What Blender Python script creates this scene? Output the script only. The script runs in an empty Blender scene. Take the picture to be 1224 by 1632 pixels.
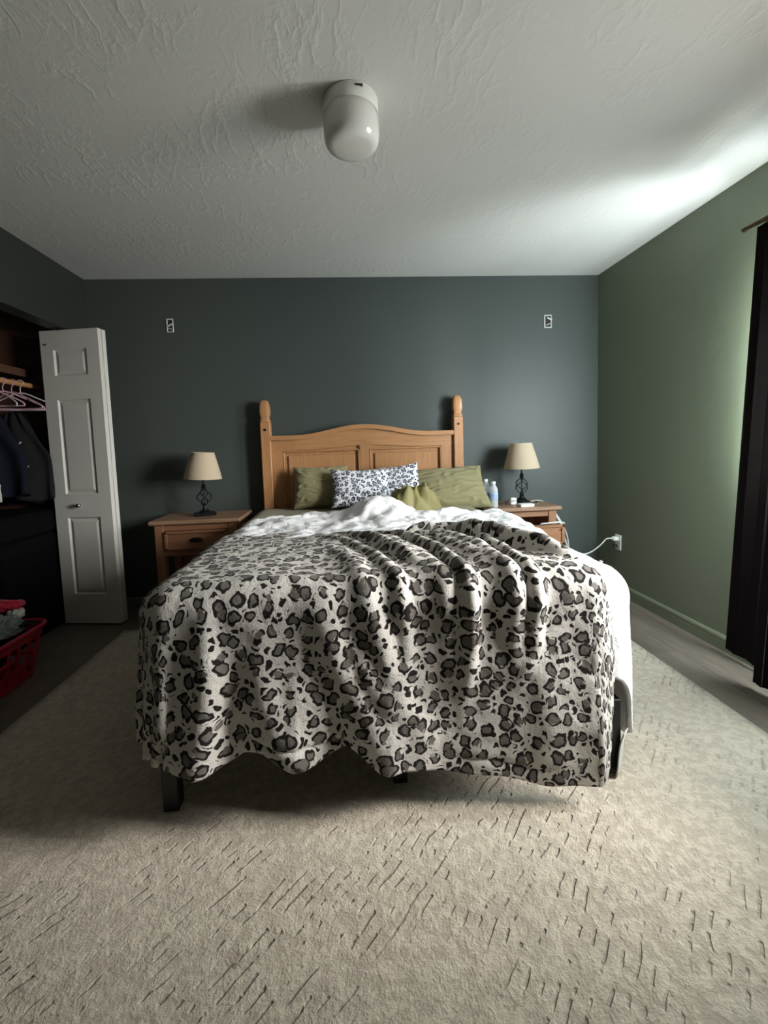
import bpy, math, random
import numpy as np
from mathutils import Vector, Matrix, Euler

# ------------------------------------------------------------------ camera
S = bpy.context.scene
C = S.collection
PITCH, YAW, ROLL = .078, -.068, -.0345
CAM = (1.8291, -3.4018, 1.1886)
cd_ = bpy.data.cameras.new('camera'); cam = bpy.data.objects.new('camera', cd_); C.objects.link(cam)
cy, sy = math.cos(YAW), math.sin(YAW); cp, sp = math.cos(PITCH), math.sin(PITCH); cr, sr = math.cos(ROLL), math.sin(ROLL)
Rz = np.array([[cy, sy, 0], [-sy, cy, 0], [0, 0, 1]])
M0 = np.array([[1, 0, 0], [0, sp, cp], [0, cp, -sp]]) @ Rz
Q = np.array([[cr, sr, 0], [-sr, cr, 0], [0, 0, 1]]) @ M0
cam.matrix_world = Matrix(((Q[0][0], Q[1][0], -Q[2][0], CAM[0]), (Q[0][1], Q[1][1], -Q[2][1], CAM[1]),
                           (Q[0][2], Q[1][2], -Q[2][2], CAM[2]), (0, 0, 0, 1)))
cd_.sensor_fit = 'HORIZONTAL'; cd_.sensor_width = 36; cd_.lens = 700 / 1224 * 36
cd_.shift_x = 12.6 / 1224; cd_.shift_y = -53.9 / 1224
cd_.clip_start = .02
S.camera = cam

# ------------------------------------------------------------------ light
S.view_settings.view_transform = 'Standard'; S.view_settings.look = 'None'
S.view_settings.gamma = 1; S.view_settings.use_curve_mapping = False
S.view_settings.exposure = 0.06
W = bpy.data.worlds.new('world'); S.world = W; W.use_nodes = True
W.node_tree.nodes['Background'].inputs[0].default_value = (.75, .88, 1, 1)
W.node_tree.nodes['Background'].inputs[1].default_value = .5

def area(name, loc, look, size, power, color, spread=180):
    l = bpy.data.lights.new(name, 'AREA'); l.shape = 'RECTANGLE'; l.size, l.size_y = size; l.energy = power; l.color = color
    l.spread = math.radians(spread)
    o = bpy.data.objects.new(name, l); C.objects.link(o); o.location = loc
    o.rotation_euler = (Vector(look) - Vector(loc)).to_track_quat('-Z', 'Y').to_euler()
    return o
# daylight just outside the window of the right wall (sky from above, bright yard from below), plus an added edge fill
area('window_daylight', (6.9, -3.7, 2.0), (2.2, -1.55, .6), (2.6, 2.0), 1200, (1, .985, .955))
area('yard_bounce_light', (5.2, -2.2, .9), (2.5, -1.9, 1.4), (2.0, .9), 105, (1, .985, .93))
area('high_sky_light', (6.7, -2.9, 3.45), (2.0, -2.0, .2), (1.4, .9), 540, (1, .97, .93))
area('window_edge_fill', (4.05, -1.85, 1.32), (3.42, -.75, 1.00), (.80, .85), 240, (.84, .96, 1))  # added fill behind the near curtain, brightens ceiling strip and back wall

# ------------------------------------------------------------------ noise
_rs = np.random.RandomState(7); _perm = _rs.permutation(256); _perm = np.concatenate([_perm, _perm, _perm]); _g = _rs.normal(size=(256, 3)); _g /= np.linalg.norm(_g, axis=1)[:, None]
def pn(x, y, z=0.):
    x, y, z = np.broadcast_arrays(np.asarray(x, float), np.asarray(y, float), np.asarray(z, float))
    xi, yi, zi = np.floor(x).astype(int), np.floor(y).astype(int), np.floor(z).astype(int)
    xf, yf, zf = x - xi, y - yi, z - zi
    u, v, w = [t * t * t * (t * (t * 6 - 15) + 10) for t in (xf, yf, zf)]
    def c(a, b, d):
        h = _perm[_perm[_perm[(xi + a) & 255] + ((yi + b) & 255)] + ((zi + d) & 255)]
        g = _g[h]; return g[..., 0] * (xf - a) + g[..., 1] * (yf - b) + g[..., 2] * (zf - d)
    l = lambda a, b, t: a + (b - a) * t
    return 1.6 * l(l(l(c(0, 0, 0), c(1, 0, 0), u), l(c(0, 1, 0), c(1, 1, 0), u), v), l(l(c(0, 0, 1), c(1, 0, 1), u), l(c(0, 1, 1), c(1, 1, 1), u), v), w)
def ridged(x, y, z=0., p=1.6):
    return np.clip(1 - np.abs(pn(x, y, z)) * 2.2, 0, 1) ** p

# ------------------------------------------------------------------ mesh helpers
class MB:
    def __init__(s): s.v = []; s.f = []; s.uv = None
    def add(s, vs, fs):
        n = len(s.v); s.v += [tuple(map(float, p)) for p in vs]; s.f += [tuple(i + n for i in f) for f in fs]; return s
    def box(s, a, b, bev=0, rot=None, org=None):
        (x0, y0, z0), (x1, y1, z1) = a, b
        if bev <= 0:
            vs = [(x0, y0, z0), (x1, y0, z0), (x1, y1, z0), (x0, y1, z0), (x0, y0, z1), (x1, y0, z1), (x1, y1, z1), (x0, y1, z1)]
            fs = [(0, 3, 2, 1), (4, 5, 6, 7), (0, 1, 5, 4), (1, 2, 6, 5), (2, 3, 7, 6), (3, 0, 4, 7)]
        else:
            import itertools
            c = Vector(((x0 + x1) / 2, (y0 + y1) / 2, (z0 + z1) / 2)); h = Vector(((x1 - x0) / 2, (y1 - y0) / 2, (z1 - z0) / 2)); bev = min(bev, min(h) * .95)
            vs = []; idx = {}
            for sx, sy_, sz in itertools.product((-1, 1), repeat=3):
                for ax in range(3):
                    q = [c[i] + (sx, sy_, sz)[i] * (h[i] if i == ax else h[i] - bev) for i in range(3)]
                    idx[(sx, sy_, sz, ax)] = len(vs); vs.append(tuple(q))
            fs = []
            def face(keys, n):
                p = [idx[k] for k in keys]; P = [Vector(vs[i]) for i in p]; cc = sum(P, Vector()) / len(P)
                nn = Vector(n).normalized(); t = nn.orthogonal(); b_ = nn.cross(t)
                fs.append(tuple(i for _, i in sorted((math.atan2((Vector(vs[i]) - cc).dot(b_), (Vector(vs[i]) - cc).dot(t)), i) for i in p)))
            for ax in range(3):
                for sg in (-1, 1):
                    o = [i for i in range(3) if i != ax]; ks = []
                    for a1 in (-1, 1):
                        for a2 in (-1, 1):
                            k = [0, 0, 0]; k[ax] = sg; k[o[0]] = a1; k[o[1]] = a2; ks.append((*k, ax))
                    n = [0, 0, 0]; n[ax] = sg; face(ks, n)
            for a1, a2 in ((0, 1), (0, 2), (1, 2)):
                a3 = 3 - a1 - a2
                for s1 in (-1, 1):
                    for s2 in (-1, 1):
                        ks = []
                        for s3 in (-1, 1):
                            k = [0, 0, 0]; k[a1] = s1; k[a2] = s2; k[a3] = s3; ks += [(*k, a1), (*k, a2)]
                        n = [0, 0, 0]; n[a1] = s1; n[a2] = s2; face(ks, n)
            for k in itertools.product((-1, 1), repeat=3): face([(*k, i) for i in range(3)], k)
        if rot is not None:
            o = Vector(org or (0, 0, 0)); R = Euler(rot).to_matrix(); vs = [tuple(R @ (Vector(p) - o) + o) for p in vs]
        return s.add(vs, fs)
    def cyl(s, p, q, r, r2=None, n=16, cap=True):
        p, q = Vector(p), Vector(q); r2 = r if r2 is None else r2; d = (q - p).normalized(); t = d.orthogonal().normalized(); b = d.cross(t)
        vs = [p + (t * math.cos(a) + b * math.sin(a)) * r for a in [2 * math.pi * i / n for i in range(n)]] + [q + (t * math.cos(a) + b * math.sin(a)) * r2 for a in [2 * math.pi * i / n for i in range(n)]]
        fs = [(i, (i + 1) % n, n + (i + 1) % n, n + i) for i in range(n)]
        if cap: fs += [tuple(range(n))[::-1], tuple(range(n, 2 * n))]
        return s.add(vs, fs)
    def lathe(s, prof, c=(0, 0, 0), n=32, closed=False):
        vs = []; m = len(prof)
        for r, z in prof:
            for i in range(n):
                a = 2 * math.pi * i / n; vs.append((c[0] + r * math.cos(a), c[1] + r * math.sin(a), c[2] + z))
        fs = [(j * n + i, j * n + (i + 1) % n, (j + 1) % m * n + (i + 1) % n, (j + 1) % m * n + i) for j in range(m if closed else m - 1) for i in range(n)]
        return s.add(vs, fs)
    def tube(s, pts, r, n=8, smooth=True, cap=True, closed=False):
        P = [Vector(p) for p in pts]
        if smooth:
            Q_ = []
            m = len(P)
            for i in range(m if closed else m - 1):
                a, b, c, d = (P[(i - 1) % m] if closed or i else P[0]), P[i], P[(i + 1) % m], (P[(i + 2) % m] if closed or i < m - 2 else P[-1])
                for k in range(6):
                    t = k / 6; Q_.append(.5 * ((2 * b) + (c - a) * t + (2 * a - 5 * b + 4 * c - d) * t * t + (3 * b - a - 3 * c + d) * t ** 3))
            if not closed: Q_.append(P[-1])
            P = Q_
        m = len(P); nrm = None; vs = []
        for i in range(m):
            d = (P[(i + 1) % m] - P[i - 1]) if closed else (P[min(i + 1, m - 1)] - P[max(i - 1, 0)])
            d.normalize(); nrm = d.orthogonal().normalized() if nrm is None else (nrm - d * nrm.dot(d)).normalized(); b = d.cross(nrm)
            rr = r[min(int(i / (m - 1) * len(r)), len(r) - 1)] if isinstance(r, (list, tuple)) else r
            vs += [P[i] + (nrm * math.cos(2 * math.pi * k / n) + b * math.sin(2 * math.pi * k / n)) * rr for k in range(n)]
        fs = [(i * n + k, i * n + (k + 1) % n, (i + 1) % m * n + (k + 1) % n, (i + 1) % m * n + k) for i in range(m if closed else m - 1) for k in range(n)]
        if cap and not closed: fs += [tuple(range(n))[::-1], tuple((m - 1) * n + k for k in range(n))]
        return s.add(vs, fs)
    def prism(s, pts, y0, y1, axis='y'):
        n = len(pts)
        mk = {'y': lambda p, t: (p[0], t, p[1]), 'z': lambda p, t: (p[0], p[1], t), 'x': lambda p, t: (t, p[0], p[1])}[axis]
        vs = [mk(p, y0) for p in pts] + [mk(p, y1) for p in pts]
        fs = [tuple(range(n)), tuple(range(2 * n - 1, n - 1, -1))] + [(i, n + i, n + (i + 1) % n, (i + 1) % n) for i in range(n)]
        return s.add(vs, fs)
    def xf(s, m):
        s.v = [tuple(m @ Vector(p)) for p in s.v]; return s
    def grid(s, X, Y, Z, uv=None, wrap=False):
        n, m = X.shape; b = len(s.v)
        s.v += [tuple(p) for p in np.stack([X, Y, Z], -1).reshape(-1, 3).tolist()]
        mm = m if wrap else m - 1
        s.f += [(b + i * m + j, b + i * m + (j + 1) % m, b + (i + 1) * m + (j + 1) % m, b + (i + 1) * m + j) for i in range(n - 1) for j in range(mm)]
        if uv is not None: s.uv = np.stack(uv, -1).reshape(-1, 2)
        return s
    def build(s, name, mat, parent=None, smooth=False, angle=None, recalc=True):
        import bmesh
        me = bpy.data.meshes.new(name); me.from_pydata(s.v, [], s.f)
        if recalc:
            bm = bmesh.new(); bm.from_mesh(me); bmesh.ops.recalc_face_normals(bm, faces=bm.faces); bm.to_mesh(me); bm.free()
        if s.uv is not None:
            ul = me.uv_layers.new(name='UVMap'); li = np.empty(len(me.loops), int); me.loops.foreach_get('vertex_index', li)
            ul.data.foreach_set('uv', s.uv[li].ravel())
        me.materials.append(mat)
        if smooth: me.polygons.foreach_set('use_smooth', [True] * len(me.polygons))
        if smooth and angle: me.set_sharp_from_angle(angle=math.radians(angle))
        me.update()
        o = bpy.data.objects.new(name, me); C.objects.link(o)
        if parent:
            o.parent = parent; o.matrix_parent_inverse = Matrix.Identity(4); par_off(o, parent)
        return o
def world_of(o):
    v = Vector(o.get('_w', (0, 0, 0))); return v
def par_off(o, parent):                      # children are modelled in world space: shift the mesh to the parent's origin
    w = Vector(parent.get('_o', (0, 0, 0)))
    o.data.transform(Matrix.Translation(-w)); o['_o'] = tuple(w)
def thing(name, label, cat, loc=(0, 0, 0), group=None):
    o = bpy.data.objects.new(name, None); C.objects.link(o); o.location = loc; o.empty_display_size = .05; o['_o'] = tuple(loc)
    o['label'] = label; o['category'] = cat
    if group: o['group'] = group
    return o
def tag(o, label, cat, group=None, kind=None):
    o['label'] = label; o['category'] = cat
    if group: o['group'] = group
    if kind: o['kind'] = kind
    return o
def struct(o, label=None, cat=None):
    o['kind'] = 'structure'
    if label: o['label'] = label
    if cat: o['category'] = cat
    return o
def solid(o, t, off=-1):
    m = o.modifiers.new('thickness', 'SOLIDIFY'); m.thickness = t; m.offset = off; return o

# ------------------------------------------------------------------ materials
class NT:
    def __init__(s, name, rough=.6, color=(.5, .5, .5), metal=0, **kw):
        s.m = bpy.data.materials.new(name); s.m.use_nodes = True; s.t = s.m.node_tree; s.b = s.t.nodes['Principled BSDF']
        s.b.inputs['Roughness'].default_value = rough; s.b.inputs['Base Color'].default_value = (*color, 1); s.b.inputs['Metallic'].default_value = metal
        for k, v in kw.items(): s.b.inputs[k.replace('_', ' ')].default_value = v
    def n(s, typ, props=None, **ins):
        nd = s.t.nodes.new(typ)
        for k, v in (props or {}).items(): setattr(nd, k, v)
        for k, v in ins.items():
            key = int(k[1:]) if k[0] == 'i' and k[1:].isdigit() else k.replace('_', ' ')
            s.set(nd.inputs[key], v)
        return nd
    def set(s, inp, v):
        if isinstance(v, bpy.types.NodeSocket): s.t.links.new(v, inp)
        elif isinstance(v, bpy.types.Node): s.t.links.new(v.outputs[0], inp)
        else: inp.default_value = v
    def math(s, op, a, b=0., c=0.): return s.n('ShaderNodeMath', {'operation': op}, i0=a, i1=b, i2=c).outputs[0]
    def mix(s, f, a, b):
        nd = s.n('ShaderNodeMix', {'data_type': 'RGBA'}); s.set(nd.inputs[0], f)
        for i, c in ((6, a), (7, b)): s.set(nd.inputs[i], (*c, 1) if isinstance(c, tuple) and len(c) == 3 else c)
        return nd.outputs[2]
    def co(s, which='Object', scale=(1, 1, 1), rot=(0, 0, 0)):
        tc = s.n('ShaderNodeTexCoord'); mp = s.n('ShaderNodeMapping', Vector=tc.outputs[which], Scale=scale, Rotation=rot); return mp.outputs[0]
    def noise(s, vec, scale, detail=3, rough=.5, dist=0):
        return s.n('ShaderNodeTexNoise', Vector=vec, Scale=scale, Detail=detail, Roughness=rough, Distortion=dist)
    def ramp(s, f, stops):
        r = s.n('ShaderNodeValToRGB', Fac=f); e = r.color_ramp.elements
        while len(e) < len(stops): e.new(.5)
        for i, (p, c) in enumerate(stops): e[i].position = p; e[i].color = (*c, 1) if isinstance(c, tuple) else (c, c, c, 1)
        return r.outputs[0]
    def step(s, v, a, b): return s.n('ShaderNodeMapRange', {'interpolation_type': 'SMOOTHSTEP'}, Value=v, i1=a, i2=b).outputs[0]
    def bump(s, h, strength=.5, dist=.002):
        b = s.n('ShaderNodeBump', Height=h, Strength=strength, Distance=dist); s.set(s.b.inputs['Normal'], b.outputs[0]); return b
    def col(s, v): s.set(s.b.inputs['Base Color'], v)

def plain(name, color, rough=.5, metal=0, bump=None, var=.12, **kw):
    t = NT(name, rough, color, metal, **kw); v = t.co()
    n = t.noise(v, 30, 3)
    t.col(t.mix(n.outputs[0], tuple(c * (1 - var) for c in color), tuple(min(1, c * (1 + var)) for c in color)))
    if bump: t.bump(t.noise(v, bump[0], 3).outputs[0], bump[1], bump[2])
    return t.m

def wall_paint(name, color, rough=.5, spec=.35):
    t = NT(name, rough, color, Specular_IOR_Level=spec); v = t.co()
    n = t.noise(v, 1.3, 3); t.col(t.mix(n.outputs[0], tuple(c * .94 for c in color), tuple(c * 1.06 for c in color)))
    h = t.math('ADD', t.noise(v, 9, 4, .6).outputs[0], t.math('MULTIPLY', t.noise(v, 160, 2).outputs[0], .12))
    t.bump(h, .35, .006); return t.m
M = {}
M['back_wall'] = wall_paint('dark_green_paint', (.056, .067, .061))
M['side_wall'] = wall_paint('sage_green_paint', (.150, .172, .120))
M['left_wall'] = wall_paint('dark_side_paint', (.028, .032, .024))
M['plain_wall'] = wall_paint('rear_wall_paint', (.70, .69, .65))
# ceiling: skip-trowel plaster
t = NT('trowelled_plaster', .8, (.63, .62, .58)); v = t.co()
vv = t.n('ShaderNodeVectorMath', {'operation': 'ADD'}, i0=v, i1=t.n('ShaderNodeVectorMath', {'operation': 'SCALE'}, i0=t.noise(v, 4, 2).outputs[1], Scale=.09).outputs[0]).outputs[0]
w1 = t.noise(t.n('ShaderNodeMapping', Vector=vv, Scale=(1, .42, 1), Rotation=(0, 0, .45)).outputs[0], 13, 3, .5)
ridge = t.math('POWER', t.math('SUBTRACT', 1., t.math('MULTIPLY', t.math('ABSOLUTE', t.math('SUBTRACT', w1.outputs[0], .5)), 7.)), 3.)
ridge = t.math('MAXIMUM', ridge, 0.)
mask = t.step(t.noise(v, 3.4, 3, .6).outputs[0], .44, .60)
isl = t.step(t.noise(vv, 17, 4, .6).outputs[0], .56, .60)
h = t.math('ADD', t.math('MULTIPLY', t.math('ADD', ridge, t.math('MULTIPLY', isl, .5)), t.math('ADD', mask, .28)), t.math('MULTIPLY', t.noise(v, 40, 4).outputs[0], .18))
t.bump(h, .20, .005); M['ceiling'] = t.m
# vinyl plank floor
t = NT('grey_oak_planks', .42, (.2, .17, .14)); v = t.co(rot=(0, 0, math.pi / 2))
br = t.n('ShaderNodeTexBrick', {'offset': .37}, Vector=v, Scale=1., Mortar_Size=.0018, Brick_Width=1.2, Row_Height=.18, Color1=(.10, .082, .064, 1), Color2=(.165, .138, .108, 1), Mortar=(.045, .038, .03, 1))
g = t.noise(t.co(scale=(18, 1.2, 1)), 3.5, 5, .6)
t.col(t.mix(t.step(g.outputs[0], .35, .7), br.outputs[0], t.mix(.5, br.outputs[0], (.22, .185, .15))))
t.bump(t.math('SUBTRACT', t.math('MULTIPLY', g.outputs[0], .3), br.outputs[1]), .3, .002); M['floor'] = t.m
# carpet
t = NT('beige_carpet', .95, (.5, .45, .37), Specular_IOR_Level=.1, Sheen_Weight=.25); v = t.co()
fine = t.noise(v, 150, 3, .7); mid = t.noise(v, 38, 3, .6)
reg = t.noise(v, .9, 1)
wob = t.n('ShaderNodeVectorMath', {'operation': 'ADD'}, i0=v, i1=t.n('ShaderNodeVectorMath', {'operation': 'SCALE'}, i0=t.noise(v, 9, 2).outputs[1], Scale=.03).outputs[0]).outputs[0]
def dash(rot, sc, nn):
    mp = t.n('ShaderNodeMapping', Vector=wob, Rotation=(0, 0, rot)).outputs[0]
    wv = t.n('ShaderNodeTexWave', {'wave_type': 'BANDS', 'bands_direction': 'X'}, Vector=mp, Scale=sc, Distortion=.5, Detail=1, Detail_Scale=2.).outputs[1]
    brk = t.step(t.noise(t.n('ShaderNodeMapping', Vector=mp, Scale=(1.6, 1.9, 1)).outputs[0], nn, 2).outputs[0], .50, .60)
    return t.math('MULTIPLY', t.step(wv, .20, .02), brk)
dA = dash(-.85, 11., 13.); dB = dash(.75, 10., 12.)
sep = t.n('ShaderNodeSeparateXYZ', Vector=v)
side = t.step(t.math('ADD', sep.outputs[0], t.math('MULTIPLY', t.noise(v, 3, 2).outputs[0], .7)), -.15, .55)
dd = t.math('ADD', t.math('MULTIPLY', dA, t.math('SUBTRACT', 1., side)), t.math('MULTIPLY', dB, side))
dd = t.math('MULTIPLY', dd, t.step(t.noise(v, 2.3, 3).outputs[0], .38, .56))
h = t.math('SUBTRACT', t.math('ADD', t.math('MULTIPLY', fine.outputs[0], .6), t.math('MULTIPLY', mid.outputs[0], 1.)), t.math('MULTIPLY', dd, .8))
c1 = t.mix(fine.outputs[0], (.45, .39, .30), (.74, .655, .53)); c1 = t.mix(t.step(t.noise(v, 1.7, 4, .6).outputs[0], .35, .7), c1, t.mix(.35, c1, (.44, .41, .33)))
c1 = t.mix(t.math('MULTIPLY', t.step(mid.outputs[0], .62, .40), .52), c1, (.34, .29, .22)); c1 = t.mix(t.math('MULTIPLY', dd, .36), c1, (.19, .16, .12))
st = t.math('SUBTRACT', 1., t.step(t.n('ShaderNodeTexVoronoi', Vector=v, Scale=1.9).outputs[0], .015, .045))
c1 = t.mix(t.math('MULTIPLY', st, .5), c1, (.14, .09, .06))
t.col(c1); t.bump(h, .8, .009); M['carpet'] = t.m
# pine
def pine(name, base=(.43, .215, .092), dark=(.25, .10, .038), axis='z', rough=.4):
    t = NT(name, rough, base); sc = {'z': (14, 14, 1.1), 'x': (1.1, 14, 14), 'y': (14, 1.1, 14)}[axis]
    v = t.co(scale=sc); n1 = t.noise(v, 2.2, 5, .6, 1.5); n2 = t.noise(v, 9, 3, .6)
    kn = t.n('ShaderNodeTexVoronoi', Vector=t.co(scale={'z': (1, 1, .55), 'x': (.55, 1, 1), 'y': (1, .55, 1)}[axis]), Scale=6.5).outputs[0]
    c = t.mix(t.step(n1.outputs[0], .38, .66), base, tuple(b * .68 + d * .32 for b, d in zip(base, dark))); c = t.mix(t.math('MULTIPLY', t.step(n2.outputs[0], .52, .68), .35), c, dark)
    c = t.mix(t.math('SUBTRACT', 1., t.step(kn, .035, .085)), c, tuple(d * .45 for d in dark))
    t.col(c); t.bump(n1.outputs[0], .12, .002); return t.m
M['pine_v'] = pine('honey_pine_upright'); M['pine_h'] = pine('honey_pine_level', axis='x')
M['ns_v'] = pine('aged_pine_upright', (.30, .145, .075), (.17, .07, .03)); M['ns_h'] = pine('aged_pine_level', (.30, .145, .075), (.17, .07, .03), 'x')
M['pine_top'] = pine('worn_pine_top', (.30, .18, .11), (.17, .085, .045), 'x', .45)
M['pine_side'] = pine('honey_pine_side', (.28, .135, .07), axis='z')
# leopard fleece
def leopard(name, scale, bg, inner, ringc, fuzz=.5, warp=.35, sheen=.06):
    t = NT(name, .95, bg, Specular_IOR_Level=.1, Sheen_Weight=sheen); v = t.co('UV')
    nz = t.noise(v, scale * 1.1, 2, .55).outputs[1]
    off = t.n('ShaderNodeVectorMath', {'operation': 'SCALE'}, i0=t.n('ShaderNodeVectorMath', {'operation': 'SUBTRACT'}, i0=nz, i1=(.5, .5, .5)).outputs[0], Scale=warp / scale * 2.4).outputs[0]
    vv = t.n('ShaderNodeVectorMath', {'operation': 'ADD'}, i0=v, i1=off).outputs[0]
    n3 = t.math('SUBTRACT', t.noise(v, scale * 3.2, 2).outputs[0], .5)
    def layer(sc, rnd_, r0, r1, shift):
        vo = t.n('ShaderNodeTexVoronoi', {'voronoi_dimensions': '2D'}, Vector=t.n('ShaderNodeVectorMath', {'operation': 'ADD'}, i0=vv, i1=(shift, shift * .7, 0)).outputs[0], Scale=sc, Randomness=rnd_)
        rad = t.math('ADD', r0, t.math('MULTIPLY', t.n('ShaderNodeSeparateColor', Color=vo.outputs[1]).outputs[0], r1 - r0))
        return t.math('DIVIDE', t.math('ADD', vo.outputs[0], t.math('MULTIPLY', n3, .22)), rad)
    q = layer(scale, .72, .30, .47, 0.)
    q2 = layer(scale * 1.75, .8, .16, .40, 3.37)
    spot = t.math('SUBTRACT', 1., t.step(q, .93, 1.05))
    inn = t.math('SUBTRACT', 1., t.step(q, .50, .66))
    brk = t.math('MULTIPLY', t.step(t.noise(vv, scale * 1.5, 1).outputs[0], .57, .62), t.step(q, .45, .6))
    ring = t.math('MULTIPLY', spot, t.math('SUBTRACT', 1., brk))
    dab = t.math('MULTIPLY', t.math('SUBTRACT', 1., t.step(q2, .9, 1.06)), t.step(q, 1.30, 1.48))
    fz = t.noise(v, 260, 2).outputs[0]
    c = t.mix(fz, tuple(x * .86 for x in bg), tuple(min(1, x * 1.12) for x in bg))
    c = t.mix(t.math('MAXIMUM', ring, dab), c, ringc)
    c = t.mix(t.math('MULTIPLY', inn, spot), c, t.mix(fz, tuple(x * .75 for x in inner), tuple(x * 1.35 for x in inner)))
    t.col(c)
    t.bump(t.math('ADD', t.noise(v, 60, 3).outputs[0], t.math('MULTIPLY', t.noise(v, 330, 2).outputs[0], .6)), fuzz, .006); return t.m
M['fleece'] = leopard('leopard_fleece', 18.5, (.56, .53, .49), (.135, .122, .108), (.014, .011, .010), .6)
M['leo_pillow'] = leopard('leopard_cotton', 29., (.78, .79, .84), (.24, .25, .30), (.010, .010, .014), .15)
def cloth(name, color, rough=.85, weave=500, s=.25, sheen=.15, wr=0):
    sheen *= min(1, max(color) * 3)
    t = NT(name, rough, color, Sheen_Weight=sheen, Specular_IOR_Level=.2 * min(1, max(color) * 8)); v = t.co()
    n = t.noise(v, 5, 3); t.col(t.mix(n.outputs[0], tuple(c * .92 for c in color), tuple(min(1, c * 1.06) for c in color)))
    h = t.noise(v, weave, 2).outputs[0]
    if wr: h = t.math('ADD', t.math('MULTIPLY', h, .06), t.math('MULTIPLY', t.noise(v, 16, 4, .55, 1.2).outputs[0], 1.)); t.bump(h, wr, .012)
    else: t.bump(h, s, .001)
    return t.m
M['white_cloth'] = cloth('white_cotton', (.82, .82, .83), wr=.8)
M['olive'] = cloth('olive_cotton', (.24, .217, .115), wr=.25)
M['olive_silk'] = cloth('olive_satin', (.215, .19, .075), rough=.5)
M['red_cloth'] = cloth('red_knit', (.32, .01, .03)); M['grey_cloth'] = cloth('grey_cotton', (.14, .16, .14)); M['dark_cloth'] = cloth('black_cotton', (.006, .006, .008))
M['navy_cloth'] = cloth('navy_cotton', (.009, .010, .016)); M['charcoal_cloth'] = cloth('charcoal_cotton', (.014, .014, .015)); M['pale_cloth'] = cloth('pale_cotton', (.42, .42, .38)); M['beige_cloth'] = cloth('beige_strap_cotton', (.30, .28, .20))
M['mattress'] = cloth('mattress_ticking', (.7, .7, .68))
M['curtain'] = cloth('black_brown_drape', (.008, .0065, .0065), .85)
M['lining'] = cloth('pale_curtain_lining', (.78, .82, .76), .9)
M['door'] = plain('white_door_paint', (.60, .58, .53), .42, bump=(60, .08, .001), var=.03)
M['trim_green'] = plain('green_trim_paint', (.15, .17, .115), .4, var=.05)
M['white_plastic'] = plain('white_plastic', (.78, .78, .75), .35, var=.02)
M['cable_white'] = plain('white_cable_rubber', (.66, .66, .62), .45, var=.02)
M['cable_black'] = plain('black_cable_rubber', (.02, .02, .02), .45, var=.02)
M['black_metal'] = plain('black_powder_coat', (.012, .012, .013), .42, .2, var=.1)
M['iron'] = plain('wrought_iron', (.018, .018, .022), .42, .7, bump=(50, .3, .002))
M['bronze'] = plain('dark_bronze', (.10, .075, .045), .35, .9)
M['chrome'] = plain('brushed_nickel', (.6, .6, .6), .2, 1, var=.03)
M['steel'] = plain('galvanised_steel', (.75, .77, .75), .4, .5, bump=(40, .5, .003))
M['red_plastic'] = plain('red_plastic', (.36, .008, .028), .4, var=.05)
M['shade'] = cloth('burlap_shade', (.46, .37, .265), .9, weave=220, s=.8)
t = NT('opal_glass', .12, (.62, .61, .57), Coat_Weight=.4); M['opal'] = t.m
M['fixture'] = plain('white_enamel', (.72, .71, .66), .3, var=.02)
t = NT('clear_plastic', .12, (.90, .95, 1), Transmission_Weight=.5, IOR=1.25, Alpha=.85); M['pet'] = t.m
M['bottle_label'] = plain('blue_white_label', (.30, .42, .72), .4, var=.4)
t = NT('window_glass', 0)
t.t.links.new(t.n('ShaderNodeMixShader', i0=.06, i1=t.n('ShaderNodeBsdfTransparent'), i2=t.n('ShaderNodeBsdfGlossy', Roughness=.02)).outputs[0], t.t.nodes['Material Output'].inputs[0]); M['glass'] = t.m
M['gap_shade'] = plain('painted_recess_shade', (.02, .013, .008), .8)  # dark colour standing in for the shade inside slots and holes
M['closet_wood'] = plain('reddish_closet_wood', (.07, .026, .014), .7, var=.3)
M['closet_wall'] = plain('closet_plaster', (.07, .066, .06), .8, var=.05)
M['hanger'] = plain('pink_plastic', (.48, .30, .34), .35, var=.1)
M['hanger_white'] = plain('pearl_plastic', (.50, .47, .47), .35, var=.05)
M['black_shell'] = plain('black_shell_plastic', (.0018, .0018, .002), .9, var=.1, Specular_IOR_Level=.08)
M['paper'] = plain('white_box_card', (.80, .80, .74), .6, var=.02)

# ------------------------------------------------------------------ room
RW, RH, RD = 3.85, 2.44, -4.7
WY0, WY1, WZ0, WZ1 = -2.85, -1.365, .92, 2.04
def wallbox(name, m, *boxes, label=None):
    b = MB()
    for a, c in boxes: b.box(a, c)
    return struct(b.build(name, M[m]))
wallbox('floor', 'floor', ((-.75, RD, -.08), (RW + .1, .1, 0)))
wallbox('ceiling', 'ceiling', ((-.75, RD, RH), (RW + .1, .1, RH + .1)))
wallbox('wall_back', 'back_wall', ((-.75, 0, 0), (RW + .1, .1, RH)))
wallbox('wall_right', 'side_wall', ((RW, RD, 0), (RW + .1, WY0, RH)), ((RW, WY1, 0), (RW + .1, 0, RH)), ((RW, WY0, 0), (RW + .1, WY1, WZ0)), ((RW, WY0, WZ1), (RW + .1, WY1, RH)))
wallbox('wall_rear', 'plain_wall', ((-.75, RD - .1, 0), (RW + .1, RD, RH)))
CY0, CY1, CZ = -2.3, -.17, 2.035
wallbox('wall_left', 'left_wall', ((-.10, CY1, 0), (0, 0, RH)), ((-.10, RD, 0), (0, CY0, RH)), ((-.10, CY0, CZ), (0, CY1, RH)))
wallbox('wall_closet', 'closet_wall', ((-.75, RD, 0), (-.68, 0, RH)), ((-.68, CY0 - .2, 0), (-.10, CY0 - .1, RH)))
wallbox('wall_closet_end', 'closet_wood', ((-.68, -.10, 0), (-.10, 0, RH)))
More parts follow.
